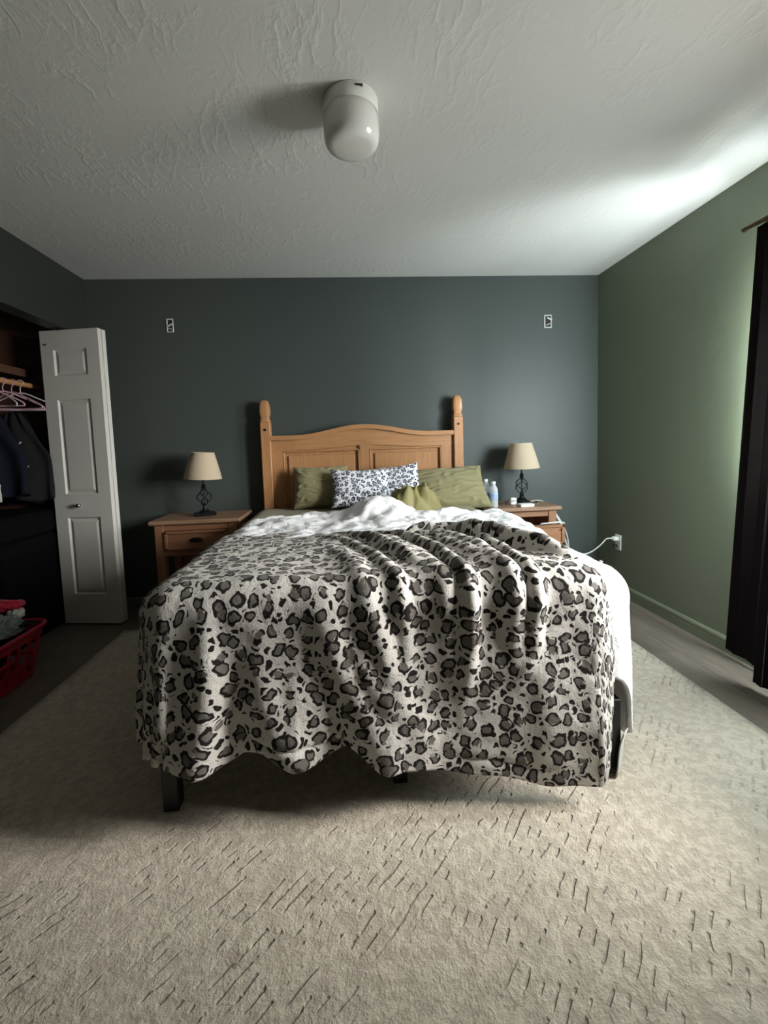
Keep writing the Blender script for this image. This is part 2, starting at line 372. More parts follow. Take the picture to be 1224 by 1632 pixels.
wallbox('trim_1', 'left_wall', ((-.10, CY0, CZ - .012), (.008, CY1, CZ + .008)))
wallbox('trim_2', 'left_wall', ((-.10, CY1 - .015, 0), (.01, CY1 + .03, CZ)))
def base(name, prof_pts, a, b, axis, m):
    o = MB().prism(prof_pts, a, b, axis).build(name, M[m]); return struct(o)
pr = [(0, 0), (.016, 0), (.016, .048), (.012, .053), (.012, .062), (.016, .066), (.013, .076), (.005, .084), (0, .085)]
base('baseboard_right', [(RW - p, z) for p, z in pr], RD, 0, 'y', 'trim_green')
base('baseboard_back', [(-p, z) for p, z in pr], 0, RW - .017, 'x', 'trim_green')
# window (behind the curtain)
w = MB()
for a, c in (((RW + .05, WY0, WZ0), (RW + .1, WY1, WZ0 + .05)), ((RW + .05, WY0, WZ1 - .05), (RW + .1, WY1, WZ1)), ((RW + .05, WY0, WZ0), (RW + .1, WY0 + .05, WZ1)), ((RW + .05, WY1 - .05, WZ0), (RW + .1, WY1, WZ1)), ((RW + .06, (WY0 + WY1) / 2 - .02, WZ0), (RW + .09, (WY0 + WY1) / 2 + .02, WZ1))): w.box(a, c)
wf = struct(w.build('window_1', M['white_plastic']))
MB().box((RW + .072, WY0 + .05, WZ0 + .05), (RW + .076, WY1 - .05, WZ1 - .05)).build('glass', M['glass'], wf)

# ------------------------------------------------------------------ rug
b = MB(); nx, ny = 60, 80; X, Y = np.meshgrid(np.linspace(.318, 3.43, nx), np.linspace(-4.55, -.46, ny)); Z = .011 + .002 * pn(X * 3, Y * 3)
X = X + np.where((X > 3.4) | (X < .35), .004 * pn(Y * 4, 0, 3), 0)
b.grid(X, Y, Z); o = b.build('area_rug', M['carpet'], recalc=False); solid(o, .011)
for p in o.data.polygons: p.use_smooth = True
tag(o, 'large beige textured area rug under the bed on plank floor', 'rug')

# ------------------------------------------------------------------ drape maths
def interp(x, pts):
    xs, ys = zip(*pts); return np.interp(x, xs, ys)
def smooth_interp(x, pts):
    xs, ys = map(np.array, zip(*pts)); i = np.clip(np.searchsorted(xs, x) - 1, 0, len(xs) - 2); t = np.clip((x - xs[i]) / (xs[i + 1] - xs[i]), 0, 1); t = t * t * (3 - 2 * t); return ys[i] * (1 - t) + ys[i + 1] * t
def drape(X, Y, rect, top, Rc, rr, flare):
    x0, x1, yf = rect
    cx = np.clip(X, x0 + Rc, x1 - Rc); cyy = np.maximum(Y, yf + Rc); vx, vy = X - cx, Y - cyy; D = np.hypot(vx, vy)
    Dn = np.maximum(D, 1e-6); nx, ny = vx / Dn, vy / Dn
    e = D - Rc + rr; arc = rr * math.pi / 2
    ang = np.clip(e / rr, 0, math.pi / 2); h = np.maximum(e - arc, 0)
    rad = np.where(e < 0, D, Rc - rr + rr * np.sin(ang) + h * flare)
    z = top - rr * (1 - np.cos(ang)) - h
    P = np.stack([cx + nx * rad, cyy + ny * rad, z], -1)
    N = np.stack([nx * np.sin(ang), ny * np.sin(ang), np.cos(ang)], -1)
    return P, N, h, e
def ridge(X, Y, pts, w, hgt, power=1.):
    best = np.full(X.shape, 9.); tt = np.zeros(X.shape); tot = sum(math.dist(pts[i], pts[i + 1]) for i in range(len(pts) - 1)); acc = 0
    for a, c in zip(pts[:-1], pts[1:]):
        L = math.dist(a, c); dx, dy = (c[0] - a[0]) / L, (c[1] - a[1]) / L
        t = np.clip((X - a[0]) * dx + (Y - a[1]) * dy, 0, L); d = np.hypot(X - a[0] - t * dx, Y - a[1] - t * dy)
        m = d < best; best = np.where(m, d, best); tt = np.where(m, (acc + t) / tot, tt); acc += L
    fade = np.clip(np.minimum(tt, 1 - tt) * 3.2 + .12, 0, 1)
    return hgt * fade * np.exp(-(best / w) ** 2)

# ------------------------------------------------------------------ bed
bed = thing('bed', 'queen bed with honey pine headboard and black metal legs against back wall', 'bed', (1.965, -1.05, 0))
hb = MB().box((1.31, -.070, .30), (2.64, -.045, 1.20))                 # backing board, panels sit in front
HB = hb.build('headboard', M['pine_v'], bed)
def post(xc, w=.074):
    b = MB(); h = w / 2
    b.box((xc - h, -.115, 0.02), (xc + h, -.035, 1.375), .006)
    prof = [(h, 1.375), (h * .97, 1.39), (h * .80, 1.40), (h * .78, 1.408), (h * .98, 1.425), (h * 1.02, 1.45), (h * .98, 1.485), (h * .86, 1.512), (h * .62, 1.53), (h * .30, 1.537), (.001, 1.539)]
    vs = []; n = 24
    for r, z in prof:
        for i in range(n):
            a = 2 * math.pi * i / n; ca, sa = math.cos(a), math.sin(a); k = 1 / (abs(ca) ** 5 + abs(sa) ** 5) ** .2
            vs.append((xc + r * k * ca, -.075 + r * k * sa, z))
    b.add(vs, [(j * n + i, j * n + (i + 1) % n, (j + 1) * n + (i + 1) % n, (j + 1) * n + i) for j in range(len(prof) - 1) for i in range(n)])
    return b.build('post', M['pine_v'], HB, smooth=True, angle=35)
for xc in (1.249, 2.690):
    post(xc); MB().cyl((xc, -.120, 1.318), (xc, -.113, 1.318), .009, n=16).build('bolt', M['iron'], HB)
def crest(u): return 1.272 + .066 * (.5 + .5 * math.cos(math.pi * min(1, abs(u) ** 1.0 / .74)) if abs(u) < .74 else 0)
XL, XR = 1.285, 2.653; n = 49; us = [-1 + 2 * i / (n - 1) for i in range(n)]
xs = [XL + (XR - XL) * (u + 1) / 2 for u in us]
top = [(x, crest(u)) for x, u in zip(xs, us)]
b = MB().prism([(x, z - .030) for x, z in top] + [(x, 1.160 + (crest(u) - 1.272) * .35) for x, u in list(zip(xs, us))[::-1]], -.090, -.045)
b.build('top_rail', M['pine_h'], HB)
b = MB()
for (xa, za), (xb, zb) in zip(top[:-1], top[1:]):
    pass
P = top + [(x, z - .032) for x, z in top[::-1]]
b.prism(P, -.118, -.035).build('crest_moulding', M['pine_h'], HB)
for a, c in ((1.285, 1.365), (1.935, 2.010), (2.560, 2.653)): MB().box((a, -.088, .35), (c, -.05, 1.20), .003).build('stile', M['pine_v'], HB)
def panel(a, c):
    b = MB(); z0, z1 = .40, 1.158
    b.box((a + .035, -.082, z0), (c - .035, -.066, z1 - .035), .008)
    for s in range(5):
        pass
    for p, q in (((a, -.0905, z1 - .014), (c, -.075, z1)), ((a, -.0905, z0), (a + .012, -.075, z1)), ((c - .012, -.0905, z0), (c, -.075, z1))): b.box(p, q, .004)
    b.build('raised_panel', M['pine_v'], HB)
panel(1.365, 1.935); panel(2.010, 2.560)
fr = MB()
for x in (1.235, 2.68): fr.box((x - .02, -1.99, .27), (x + .02, -.12, .31), .003)
fr.box((1.22, -2.0, .27), (2.695, -1.96, .31), .003); fr.box((1.95, -1.98, .27), (1.99, -.12, .31), .003)
for k in range(10): fr.box((1.24, -.2 - k * .19, .305), (2.67, -.16 - k * .19, .318), .002)
fr.build('bed_frame', M['black_metal'], bed)
for x, y in ((1.216, -1.985), (2.722, -1.985), (1.975, -1.95), (1.216, -1.05), (2.722, -1.05)):
    MB().box((x - .025, y - .025, .0125), (x + .025, y + .025, .28), .003).build('leg', M['black_metal'], bed)
b = MB().box((1.205, -2.03, .32), (2.69, -.125, .655), .05); o = b.build('mattress', M['mattress'], smooth=True, angle=40)
tag(o, 'thick mattress on the black bed frame beneath sheets and duvet', 'mattress')

def mk_drape(name, mat, xa, xb, head, front, rect, top, Rc, rr, flare, disp, step=.010, thick=.008, rim=.02, corner=.8, warp=None):
    nx = int((xb - xa) / step); X1 = np.linspace(xa, xb, nx); yh = head(X1); yf = front(X1)
    ny = int(abs(yf.min() - yh.max()) / step); T = np.linspace(0, 1, ny)[:, None]
    X = np.repeat(X1[None], ny, 0); Y = yh[None] * (1 - T) + yf[None] * T
    x0, x1, yff = rect
    for sgn, xe, lim in ((-1, x0 + Rc, xa), (1, x1 - Rc, xb)):
        a = np.clip((X - xe) * sgn, 0, None) / max(abs(lim - xe), 1e-3); yb = yff + Rc
        bb = np.clip(yb - Y, 0, None) / np.maximum(yb - yf[None], 1e-3)
        f = np.where((a > 0) & (bb > 0), np.maximum(a, bb) / np.maximum(np.hypot(a, bb), 1e-6), 1); f = 1 - corner * (1 - f)
        X = np.where(a > 0, xe + (X - xe) * f, X); Y = np.where((a > 0) & (bb > 0), yb - (yb - Y) * f, Y)
    if warp: X = warp(X, Y)
    P, N, h, e = drape(X, Y, rect, top, Rc, rr, flare)
    d = disp(X, Y, h, e, T)
    P = P + N * d[..., None]
    P[..., 2] = np.maximum(P[..., 2], .02)
    b = MB(); b.grid(P[..., 0], P[..., 1], P[..., 2], uv=(X, Y))
    o = b.build(name, mat, smooth=True, recalc=False)
    solid(o, thick, -1); return o
# olive fitted sheet
def dsp(X, Y, h, e, T):
    return .042 * np.clip((Y + 1.0) / .35, 0, 1) * (h <= .02) + .004 * pn(X * 3, Y * 3) + .010 * ridged(X * 2.2 + .4 * pn(X * 2, Y * 2), Y * 5, 3.) * np.clip((h + .05) * 5, .2, 1)
o = mk_drape('fitted_sheet', M['olive'], 1.02, 2.86, lambda x: x * 0 - .14, lambda x: x * 0 - 1.88, (1.185, 2.715, -2.20), .690, .06, .06, .04, dsp, .02, .004)
tag(o, 'olive green sheet showing at the head and left edge of the bed', 'sheet')
# white duvet
def duv_head(x): return smooth_interp(x, [(1.0, -.80), (1.2, -.74), (1.42, -.67), (1.62, -.61), (1.85, -.57), (2.0, -.56), (2.15, -.62), (2.37, -.84), (2.55, -.80), (2.75, -.66), (3.0, -.62), (3.6, -.70)])
def duv(X, Y, h, e, T):
    wx = X + .10 * pn(X * 3, Y * 3, 5); wy = Y + .10 * pn(X * 3, Y * 3, 9)
    d = .016 * pn(X * 3.2, Y * 3.2, 2) + .017 * ridged(wx * 3.2, wy * 7.5, 1.) + .010 * ridged(wx * 8, wy * 12, 4.) + .006 * pn(X * 22, Y * 22)
    onbed = np.clip(1 - h * 8, .25, 1)
    d = d * onbed
    bl = np.clip((Y + 1.38) / .12, 0, 1); d = d * (.15 + .85 * bl)
    m = np.exp(-(((X - 2.03) / .17) ** 2 + ((Y + .80) / .17) ** 2) ** 1.3); r_ = ridged((X - Y) * 5 + .4 * pn(X * 6, Y * 6), (X + Y) * 2.5, 7.)
    d = d + .014 * np.clip((Y + 1.3) / .3, 0, 1) * np.clip(1 - h * 6, 0, 1)
    d = d + m * (.085 + .022 * r_)
    m2 = np.exp(-((X - 2.16) / .17) ** 2 - ((Y + .62) / .08) ** 2); d = d + m2 * .05
    m3 = np.exp(-((X - 2.37) / .13) ** 2 - ((Y + .92) / .07) ** 2); d = d + m3 * .035
    hd = duv_head(X) - Y
    d = d - .055 * np.exp(-(hd / .022) ** 2)
    xl = smooth_interp(Y, [(-3, 1.13), (-1.05, 1.13), (-.60, 1.33), (0, 1.34)])
    d = d - .055 * np.exp(-((X - xl) / .025) ** 2) * (Y > -1.1)
    d = d - .012 * np.clip((-1.40 - Y) / .1, 0, 1)
    return d + .02 * np.clip(h * 3, 0, 1) * pn(X * 1, Y * 4, 3)
def duv_warp(X, Y):
    xl = smooth_interp(Y, [(-3, 1.13), (-1.05, 1.13), (-.60, 1.33), (0, 1.34)])
    return X + (xl - 1.13) * np.clip((1.75 - X) / .62, 0, 1)
o = mk_drape('duvet', M['white_cloth'], 1.13, 3.42, duv_head, lambda x: x * 0 - 2.34, (1.215, 2.815, -2.030), .728, .13, .10, .04, duv, .011, .014, corner=.9, warp=duv_warp)
tag(o, 'rumpled white duvet bunched toward the pillows and hanging on the right', 'duvet')
b = MB(); X, T = np.meshgrid(np.linspace(0, 1, 8), np.linspace(0, 1, 14))
b.grid(2.715 + .034 * X + .03 * (1 - T), -2.03 + .03 * X + .006 * np.sin(T * 5), .165 - .150 * T + .004 * pn(X * 3, T * 3)); q = b.build('hem_tail', M['pale_cloth'], smooth=True); solid(q, .004)
q.parent = o; q['label'] = 'pale grey tail of cloth below the hem'

# leopard fleece blanket
RID = dict(
R6=[(1.728, -1.448), (1.835, -1.781), (1.886, -2.081), (1.937, -2.258), (1.989, -2.4), (2.083, -2.528)],
R7=[(2.34, -1.50), (2.40, -1.56), (2.467, -1.634), (2.536, -1.74), (2.60, -1.85), (2.63, -1.93)],
R8=[(2.06, -1.46), (2.15, -1.38), (2.30, -1.42), (2.42, -1.58), (2.467, -1.66)],
F1=[(1.368, -2.046), (1.388, -2.239), (1.369, -2.43), (1.347, -2.595)],
F2=[(1.534, -2.154), (1.545, -2.347), (1.59, -2.468), (1.64, -2.595)],
F3=[(1.70, -2.0), (1.794, -2.287), (1.855, -2.41), (1.921, -2.626)],
F4=[(1.827, -2.173), (1.896, -2.334), (1.969, -2.439)],
F5=[(2.413, -2.211), (2.442, -2.415), (2.462, -2.685)],
F6=[(1.23, -2.138), (1.215, -2.324), (1.22, -2.517)],
C1=[(1.463, -2.438), (1.516, -2.471), (1.626, -2.486), (1.739, -2.49), (1.852, -2.489)],
C2=[(2.082, -2.569), (2.26, -2.584), (2.401, -2.617), (2.50, -2.612)])
SPEC = dict(R6=(.036, .020), R7=(.032, .066), R8=(.032, .042),
            F1=(.035, .028), F2=(.045, .020), F3=(.045, .026), F4=(.03, .016), F5=(.06, .010), F6=(.04, .016), C1=(.010, -.008), C2=(.010, -.008))
for k in range(7):
    RID['G%d' % k] = [(1.68 + .090 * k, -1.27 - .012 * k + .02 * (k % 2)), (1.83 + .088 * k, -1.50), (1.93 + .082 * k, -1.75), (1.985 + .074 * k, -2.0), (2.00 + .068 * k, -2.22 - .05 * (k % 3)), (1.985 + .062 * k, -2.34 - .07 * (k % 2))]
    if k in (1, 4): RID['G%d' % k] = [(x + .03, y) for x, y in RID['G%d' % k][:4]]
    if k in (2, 5): RID['G%d' % k].pop()
    SPEC['G%d' % k] = (.022 + .005 * (k % 3), (.022, .034, .026, .040, .024, .038, .030)[k])
def bl_head(x): return smooth_interp(x, [(.6, -1.10), (1.2, -1.17), (1.55, -1.20), (1.85, -1.27), (2.1, -1.33), (2.33, -1.30), (2.55, -1.46), (2.74, -1.66), (3.0, -1.78)])
def bl_front(x): return smooth_interp(x, [(.6, -2.52), (1.2, -2.52), (1.36, -2.535), (1.53, -2.50), (1.66, -2.55), (1.80, -2.51), (1.93, -2.585), (2.25, -2.63), (2.45, -2.67), (2.9, -2.69)])
def blk(X, Y, h, e, T):
    d = .006 * pn(X * 5, Y * 5, 2) + .0035 * pn(X * 16, Y * 16, 4) + .010 * pn(X * 1.7, Y * 1.7, 8)
    for k, (w, g) in SPEC.items(): d = d + ridge(X, Y, RID[k], w, g)
    hs = np.clip(h / .40, 0, 1)
    wave = interp(X, [(1.0, 0), (1.2, .012), (1.34, .045), (1.47, -.02), (1.64, .035), (1.78, -.015), (1.93, .03), (2.1, .0), (2.35, .01), (2.62, .035), (2.8, .02)])
    d = d + hs ** 1.5 * wave
    corner = (X < 1.28) * (Y < -1.9)
    d = d + .014 * hs * np.sin((Y - X) * 26) * np.clip((1.26 - X) * 9, 0, 1)
    return d + .006
o = mk_drape('throw_blanket', M['fleece'], .78, 2.865, bl_head, bl_front, (1.163, 2.695, -2.045), .742, .10, .085, .07, blk, .0085, .012, corner=.85)
tag(o, 'thick grey and black leopard spotted fleece blanket over the foot of the bed', 'blanket')

# ------------------------------------------------------------------ pillows
def pillow(name, mat, w, h, t, loc, rot, seed=0, wr=.010, uvs=None, label=None, cat='pillow', group=None, sag=0, n=64, dip=0, pinch=.07):
    u = np.linspace(-1, 1, n); U, V = np.meshgrid(u, u)
    e = ((1 - np.abs(U) ** 2.6) * (1 - np.abs(V) ** 2.6)).clip(0) ** .55
    X = w / 2 * U * (1 - pinch * (1 - V ** 2) * U ** 2); Y = h / 2 * V * (1 - pinch * 1.2 * (1 - U ** 2) * V ** 2) - dip * (1 - U ** 2) * (V > 0) * V
    def zz(s):
        rad = np.hypot(U, V); wrk = pn(U * 2.2 + seed, V * 2.2, s) * .5 + (ridged(U * 2.5 + seed + .3 * pn(U * 3, V * 3), V * 4.5, seed + s) - .4) * (.4 + .9 * rad)
        return s * (t / 2 * e + wr * wrk * np.clip(e * 2.5, 0, 1))
    b = MB(); uv1 = (X + seed, Y + seed)
    b.grid(X, Y, zz(1.)); m = n * n
    b.grid(X, Y, zz(-1.))
    b.uv = np.concatenate([np.stack(uv1, -1).reshape(-1, 2)] * 2)
    import bmesh
    o = b.build(name, mat, smooth=True)
    bm = bmesh.new(); bm.from_mesh(o.data); bmesh.ops.remove_doubles(bm, verts=bm.verts, dist=.0006); bmesh.ops.recalc_face_normals(bm, faces=bm.faces); bm.to_mesh(o.data); bm.free()
    o.location = loc; o.rotation_euler = rot
    tag(o, label, cat, group); return o
R = math.radians
pillow('pillow', M['olive'], .40, .315, .15, (1.645, -.225, .892), (R(72), 0, R(0)), 3, .008, label='olive green pillow leaning on the left half of the headboard')
pillow('pillow', M['olive'], .60, .37, .19, (2.545, -.285, .845), (R(50), R(-3), R(0)), 11, .014, label='large olive green pillow slumped at the right end of the headboard')
pillow('throw_pillow', M['leo_pillow'], .41, .285, .12, (1.925, -.375, .893), (R(66), R(0), R(0)), 5, .006, label='white throw pillow with black leopard print, left of the two', dip=.008)
pillow('throw_pillow', M['leo_pillow'], .33, .30, .12, (2.190, -.325, .890), (R(68), R(-7), R(-4)), 8, .006, label='leopard print throw pillow with raised right corner, right of the two')

def blob(name, mat, c, s, seed, wr=.25, freq=3., n=40, label=None, cat='clothing', flat=.6, parent=None, group=None, o2=1.):
    th = np.linspace(0, 2 * math.pi, 2 * n + 1)[:-1]; ph = np.linspace(.001, math.pi - .001, n); T, Pp = np.meshgrid(th, ph)
    x, y, z = np.cos(T) * np.sin(Pp), np.sin(T) * np.sin(Pp), np.cos(Pp)
    q = .5 * pn(x * 2 + seed, y * 2, z * 2)
    r = 1 + wr * (ridged(x * freq + q + seed, y * freq * .6 + q, z * freq + q) * 1.2 - .5) + .18 * pn(x * 1.7 + seed, y * 1.7, z * 1.7) + o2 * wr * .5 * (ridged(x * freq * 2.2 + seed, y * freq * 1.5, z * freq * 2.2 + q) - .4)
    Z = z * r; Z = np.where(Z < 0, Z * (1 - flat), Z)
    b = MB().grid(c[0] + s[0] * x * r, c[1] + s[1] * y * r, c[2] + s[2] * Z, wrap=True)
    m = 2 * n; b.f += [tuple(range(m))[::-1], tuple((n - 1) * m + k for k in range(m))]
    o = b.build(name, mat, smooth=True)
    if label: tag(o, label, cat, group)
    return o
th, rr_ = np.meshgrid(np.linspace(0, 2 * math.pi, 181)[:-1], np.linspace(.02, 1, 60)); wv = pn(np.cos(th) * 1.3 * rr_ + 2, np.sin(th) * 1.3 * rr_, 1.5)
fold = .5 + .5 * np.sin(4 * th + 5.5 * rr_ + 3.2 * wv); fold = fold ** .8 * (.35 + .65 * rr_); fold2 = .5 + .5 * np.sin(11 * th - 3 * rr_ + 5 * wv)
prof_ = np.clip(1 - rr_ ** 2.6, 0, 1) ** .75; edge_ = 1 + .16 * np.sin(3 * th + 1) + .10 * np.sin(5 * th) * rr_
Zc = .730 + .225 * prof_ * (.88 + .24 * wv) + (.055 * (fold - .5) + .034 * (fold2 - .5)) * np.clip(prof_ * 2.2, 0, 1)
b = MB().grid(2.255 + .155 * rr_ * edge_ * np.cos(th) + .012 * fold * np.cos(th), -.60 + .105 * rr_ * edge_ * np.sin(th) - .015 * (1 - rr_), Zc, wrap=True); b.f.append(tuple(range(180)))
o = b.build('crumpled_cloth', M['olive_silk'], smooth=True); solid(o, .004); tag(o, 'crumpled olive satin cloth on the white duvet before the pillows', 'cloth')

# ------------------------------------------------------------------ nightstands
def nightstand(x0, x1, y0, y1, H, label, opened=0):
    t = thing('nightstand', label, 'nightstand', ((x0 + x1) / 2, (y0 + y1) / 2, 0), 'pine nightstands beside the bed')
    MB().box((x0, y0, H - .028), (x1, y1, H), .007).build('top', M['pine_top'], t)
    a, b_ = x0 + .03, x1 - .03; ya, yb = y0 + .025, y1 - .01; L = .058
    for x in (a, b_ - L):
        for y in (ya, yb - L): MB().box((x, y, 0.001), (x + L, y + L, H - .028), .003).build('leg', M['ns_v'], t)
    MB().box((a + L, ya + .006, H - .072), (b_ - L, ya + .03, H - .028), .002).build('top_rail', M['ns_h'], t)
    MB().box((a + L, ya + .006, H - .245), (b_ - L, ya + .03, H - .205), .002).build('bottom_rail', M['ns_h'], t)
    for x in (a + .008, b_ - .022): MB().box((x, ya + L, H - .245), (x + .014, yb - L, H - .028)).build('side_panel', M['pine_side'], t)
    MB().box((a + L, yb - .02, .12), (b_ - L, yb - .008, H - .028)).build('back_panel', M['pine_side'], t)
    MB().box((a + .01, ya + .01, .13), (b_ - .01, yb - .01, .15), .002).build('shelf', M['ns_h'], t)
    dy = -opened; d0, d1, z0, z1 = a + L + .004, b_ - L - .004, H - .202, H - .075
    if opened: d0, d1 = a + .02, b_ - .03; z1 = H - .10; z0 = H - .235
    D = MB().box((d0, ya + dy - .002, z0), (d1, ya + dy + .016, z1), .003)
    for p, q in (((d0, z1 - .018), (d1, z1)), ((d0, z0), (d1, z0 + .018)), ((d0, z0), (d0 + .022, z1)), ((d1 - .022, z0), (d1, z1))): D.box((p[0], ya + dy - .012, p[1]), (q[0], ya + dy, q[1]), .004)
    dr = D.build('drawer', M['ns_h'], t)
    bx = MB()
    for p, q in (((d0 + .02, ya + dy + .016, z0 + .01), (d0 + .03, ya + dy + .32, z1 - .02)), ((d1 - .03, ya + dy + .016, z0 + .01), (d1 - .02, ya + dy + .32, z1 - .02)), ((d0 + .02, ya + dy + .016, z0 + .01), (d1 - .02, ya + dy + .32, z0 + .018))): bx.box(p, q)
    bx.build('drawer_box', M['pine_side'], dr)
    xm, zm = (d0 + d1) / 2, (z0 + z1) / 2
    pb = MB(); n = 18; pts = []
    for j in range(7):
        r = math.sin(j / 6 * math.pi / 2)
        for i in range(n): pts.append((xm + .045 * r * math.cos(2 * math.pi * i / n), ya + dy - .004 - .016 * math.cos(j / 6 * math.pi / 2), zm + .017 * r * math.sin(2 * math.pi * i / n)))
    pb.add(pts, [(j * n + i, j * n + (i + 1) % n, (j + 1) * n + (i + 1) % n, (j + 1) * n + i) for j in range(6) for i in range(n)] )
    pb.build('cup_pull', M['iron'], dr, smooth=True)
    return t
nightstand(.500, 1.105, -.415, -.022, .722, 'pine nightstand with closed drawer, left of the bed')
nightstand(2.79, 3.335, -.440, -.022, .708, 'pine nightstand with drawer pulled open, right of the bed', .17)

# ------------------------------------------------------------------ table lamps
def table_lamp(x, y, z, label, tilt, square):
    t = thing('table_lamp', label, 'lamp', (x, y, z), 'wrought iron table lamps on the nightstands')
    if square: MB().box((x - .075, y - .055, z + .002), (x + .075, y + .055, z + .022), .008, rot=(0, 0, .35), org=(x, y, z)).lathe([(.05, .02), (.035, .035), (.02, .04), (.014, .055), (.012, .07)], (x, y, z), 20).build('base', M['iron'], t)
    else: MB().lathe([(.001, .001), (.062, .001), (.064, .010), (.056, .018), (.040, .024), (.030, .034), (.018, .042), (.014, .055), (.018, .062), (.012, .070)], (x, y, z), 28).build('base', M['iron'], t, smooth=True, angle=50)
    cage = MB(); zb, zt = z + .066, z + .195
    for k in range(4):
        pts = []
        for i in range(13):
            s = i / 12; a = k * math.pi / 2 + .5 + s * math.pi * .9; r = .006 + .043 * math.sin(math.pi * s) ** 1.15
            pts.append((x + r * math.cos(a), y + r * math.sin(a), zb + (zt - zb) * s))
        cage.tube(pts, .0036, 6)
    cage.build('twisted_cage', M['iron'], t, smooth=True)
    MB().cyl((x, y, z + .05), (x, y, z + .30), .0045, n=10).lathe([(.005, .192), (.015, .197), (.017, .203), (.011, .210), (.016, .217), (.006, .226), (.006, .25), (.014, .262), (.016, .275), (.016, .31), (.008, .315)], (x, y, z), 18).build('stem', M['iron'], t, smooth=True, angle=50)
    sh = MB(); sz = z + .262; n = 48
    sh.lathe([(.128, 0), (.129, .004), (.103, .10), (.078, .183), (.077, .187), (.075, .184), (.100, .10), (.125, .004)], (0, 0, 0), n, closed=True)
    sh.xf(Matrix.Translation((x, y, sz)) @ Euler((0, R(tilt), 0)).to_matrix().to_4x4())
    sh.build('lamp_shade', M['shade'], t, smooth=True, angle=50)
    sp_ = MB()
    for k in range(3): a = k * 2.094; sp_.cyl((x, y, z + .44), (x + .076 * math.cos(a), y + .076 * math.sin(a), z + .443), .0015, n=6)
    sp_.cyl((x, y, z + .30), (x, y, z + .455), .002, n=6)
    sp_.build('harp', M['iron'], t)
    return t
table_lamp(.815, -.215, .722, 'iron lamp with beige shade on the left nightstand, in the dim corner', 3, True)
table_lamp(3.135, -.215, .708, 'iron lamp with beige shade on the right nightstand, casting a wall shadow', -1, False)

# ------------------------------------------------------------------ things on the right nightstand
def bottle(x, y, z, hh, label):
    t = thing('water_bottle', label, 'bottle', (x, y, z), 'water bottles on the right nightstand')
    k = hh / .2
    prof = [(.001, .001), (.026, .001), (.030, .006), (.0305, .02), (.028, .026), (.0305, .032), (.0305, .05), (.0285, .056), (.0305, .062), (.031, .115), (.029, .125), (.0305, .132), (.026, .150), (.017, .168), (.0125, .176), (.0125, .186)]
    MB().lathe([(a, c * k) for a, c in prof], (x, y, z), 28).build('bottle_body', M['pet'], t, smooth=True)
    MB().lathe([(.0312, .068 * k), (.0316, .070 * k), (.0316, .110 * k), (.0312, .112 * k)], (x, y, z), 28).build('label', M['bottle_label'], t, smooth=True)
    MB().lathe([(.001, .201 * k), (.013, .200 * k), (.0145, .197 * k), (.0145, .183 * k), (.0125, .183 * k)], (x, y, z), 24).build('cap', M['white_plastic'], t, smooth=True, angle=40)
bottle(2.832, -.305, .708, .200, 'clear water bottle with white cap, taller one behind on right nightstand')
bottle(2.868, -.365, .708, .185, 'clear water bottle with white cap, shorter one in front on right nightstand')
def tb(name, a, b_, mat, label, cat, bev=.003, rz=0):
    c = ((a[0] + b_[0]) / 2, (a[1] + b_[1]) / 2, a[2]); o = MB().box(a, b_, bev, rot=(0, 0, rz), org=c).build(name, mat); return tag(o, label, cat)
NZ = .708
tb('small_box', (3.045, -.415, NZ + .0005), (3.145, -.350, NZ + .021), M['paper'], 'flat white box on the front edge of the right nightstand', 'box', rz=.06)
t = thing('charger_plug', 'small white charger block standing beside the lamp base on nightstand', 'charger', (3.045, -.27, NZ))
MB().box((3.022, -.29, NZ + .0005), (3.068, -.255, NZ + .052), .006).build('charger_body', M['white_plastic'], t)
pb = MB()
for dx in (-.008, .008): pb.box((3.045 + dx - .001, -.295 - .012, NZ + .028), (3.045 + dx + .001, -.29, NZ + .036))
pb.build('prong', M['chrome'], t)
t = thing('eyeglasses', 'dark framed eyeglasses folded on the right nightstand beside bottles', 'glasses', (2.97, -.27, NZ))
g = MB()
for cx in (2.945, 2.99):
    g.tube([(cx + .020 * math.cos(a), -.29 + .01 * math.cos(a), NZ + .020 + .016 * math.sin(a)) for a in [k * math.pi / 4 for k in range(8)]], .0018, 6, closed=True)
g.build('rims', M['cable_black'], t, smooth=True)
MB().tube([(2.925, -.29, NZ + .026), (2.935, -.23, NZ + .008), (3.0, -.20, NZ + .004)], .002, 6).tube([(3.01, -.285, NZ + .026), (3.0, -.23, NZ + .008), (2.94, -.21, NZ + .004)], .002, 6).build('temples', M['cable_black'], t)
o = MB().tube([(3.21, -.20, NZ + .004), (3.235, -.16, NZ + .006), (3.27, -.17, NZ + .004), (3.265, -.21, NZ + .004), (3.225, -.225, NZ + .004)], .003, 8, closed=True).build('bracelet', M['bronze'], smooth=True); tag(o, 'thin bronze bracelet lying right of the lamp', 'bracelet')
o = MB().lathe([(.001, .0005), (.009, .0005), (.010, .004), (.006, .008), (.001, .009)], (3.225, -.285, NZ), 16).build('ring', M['chrome'], smooth=True); tag(o, 'tiny shiny silver trinket near front right of nightstand top', 'trinket')
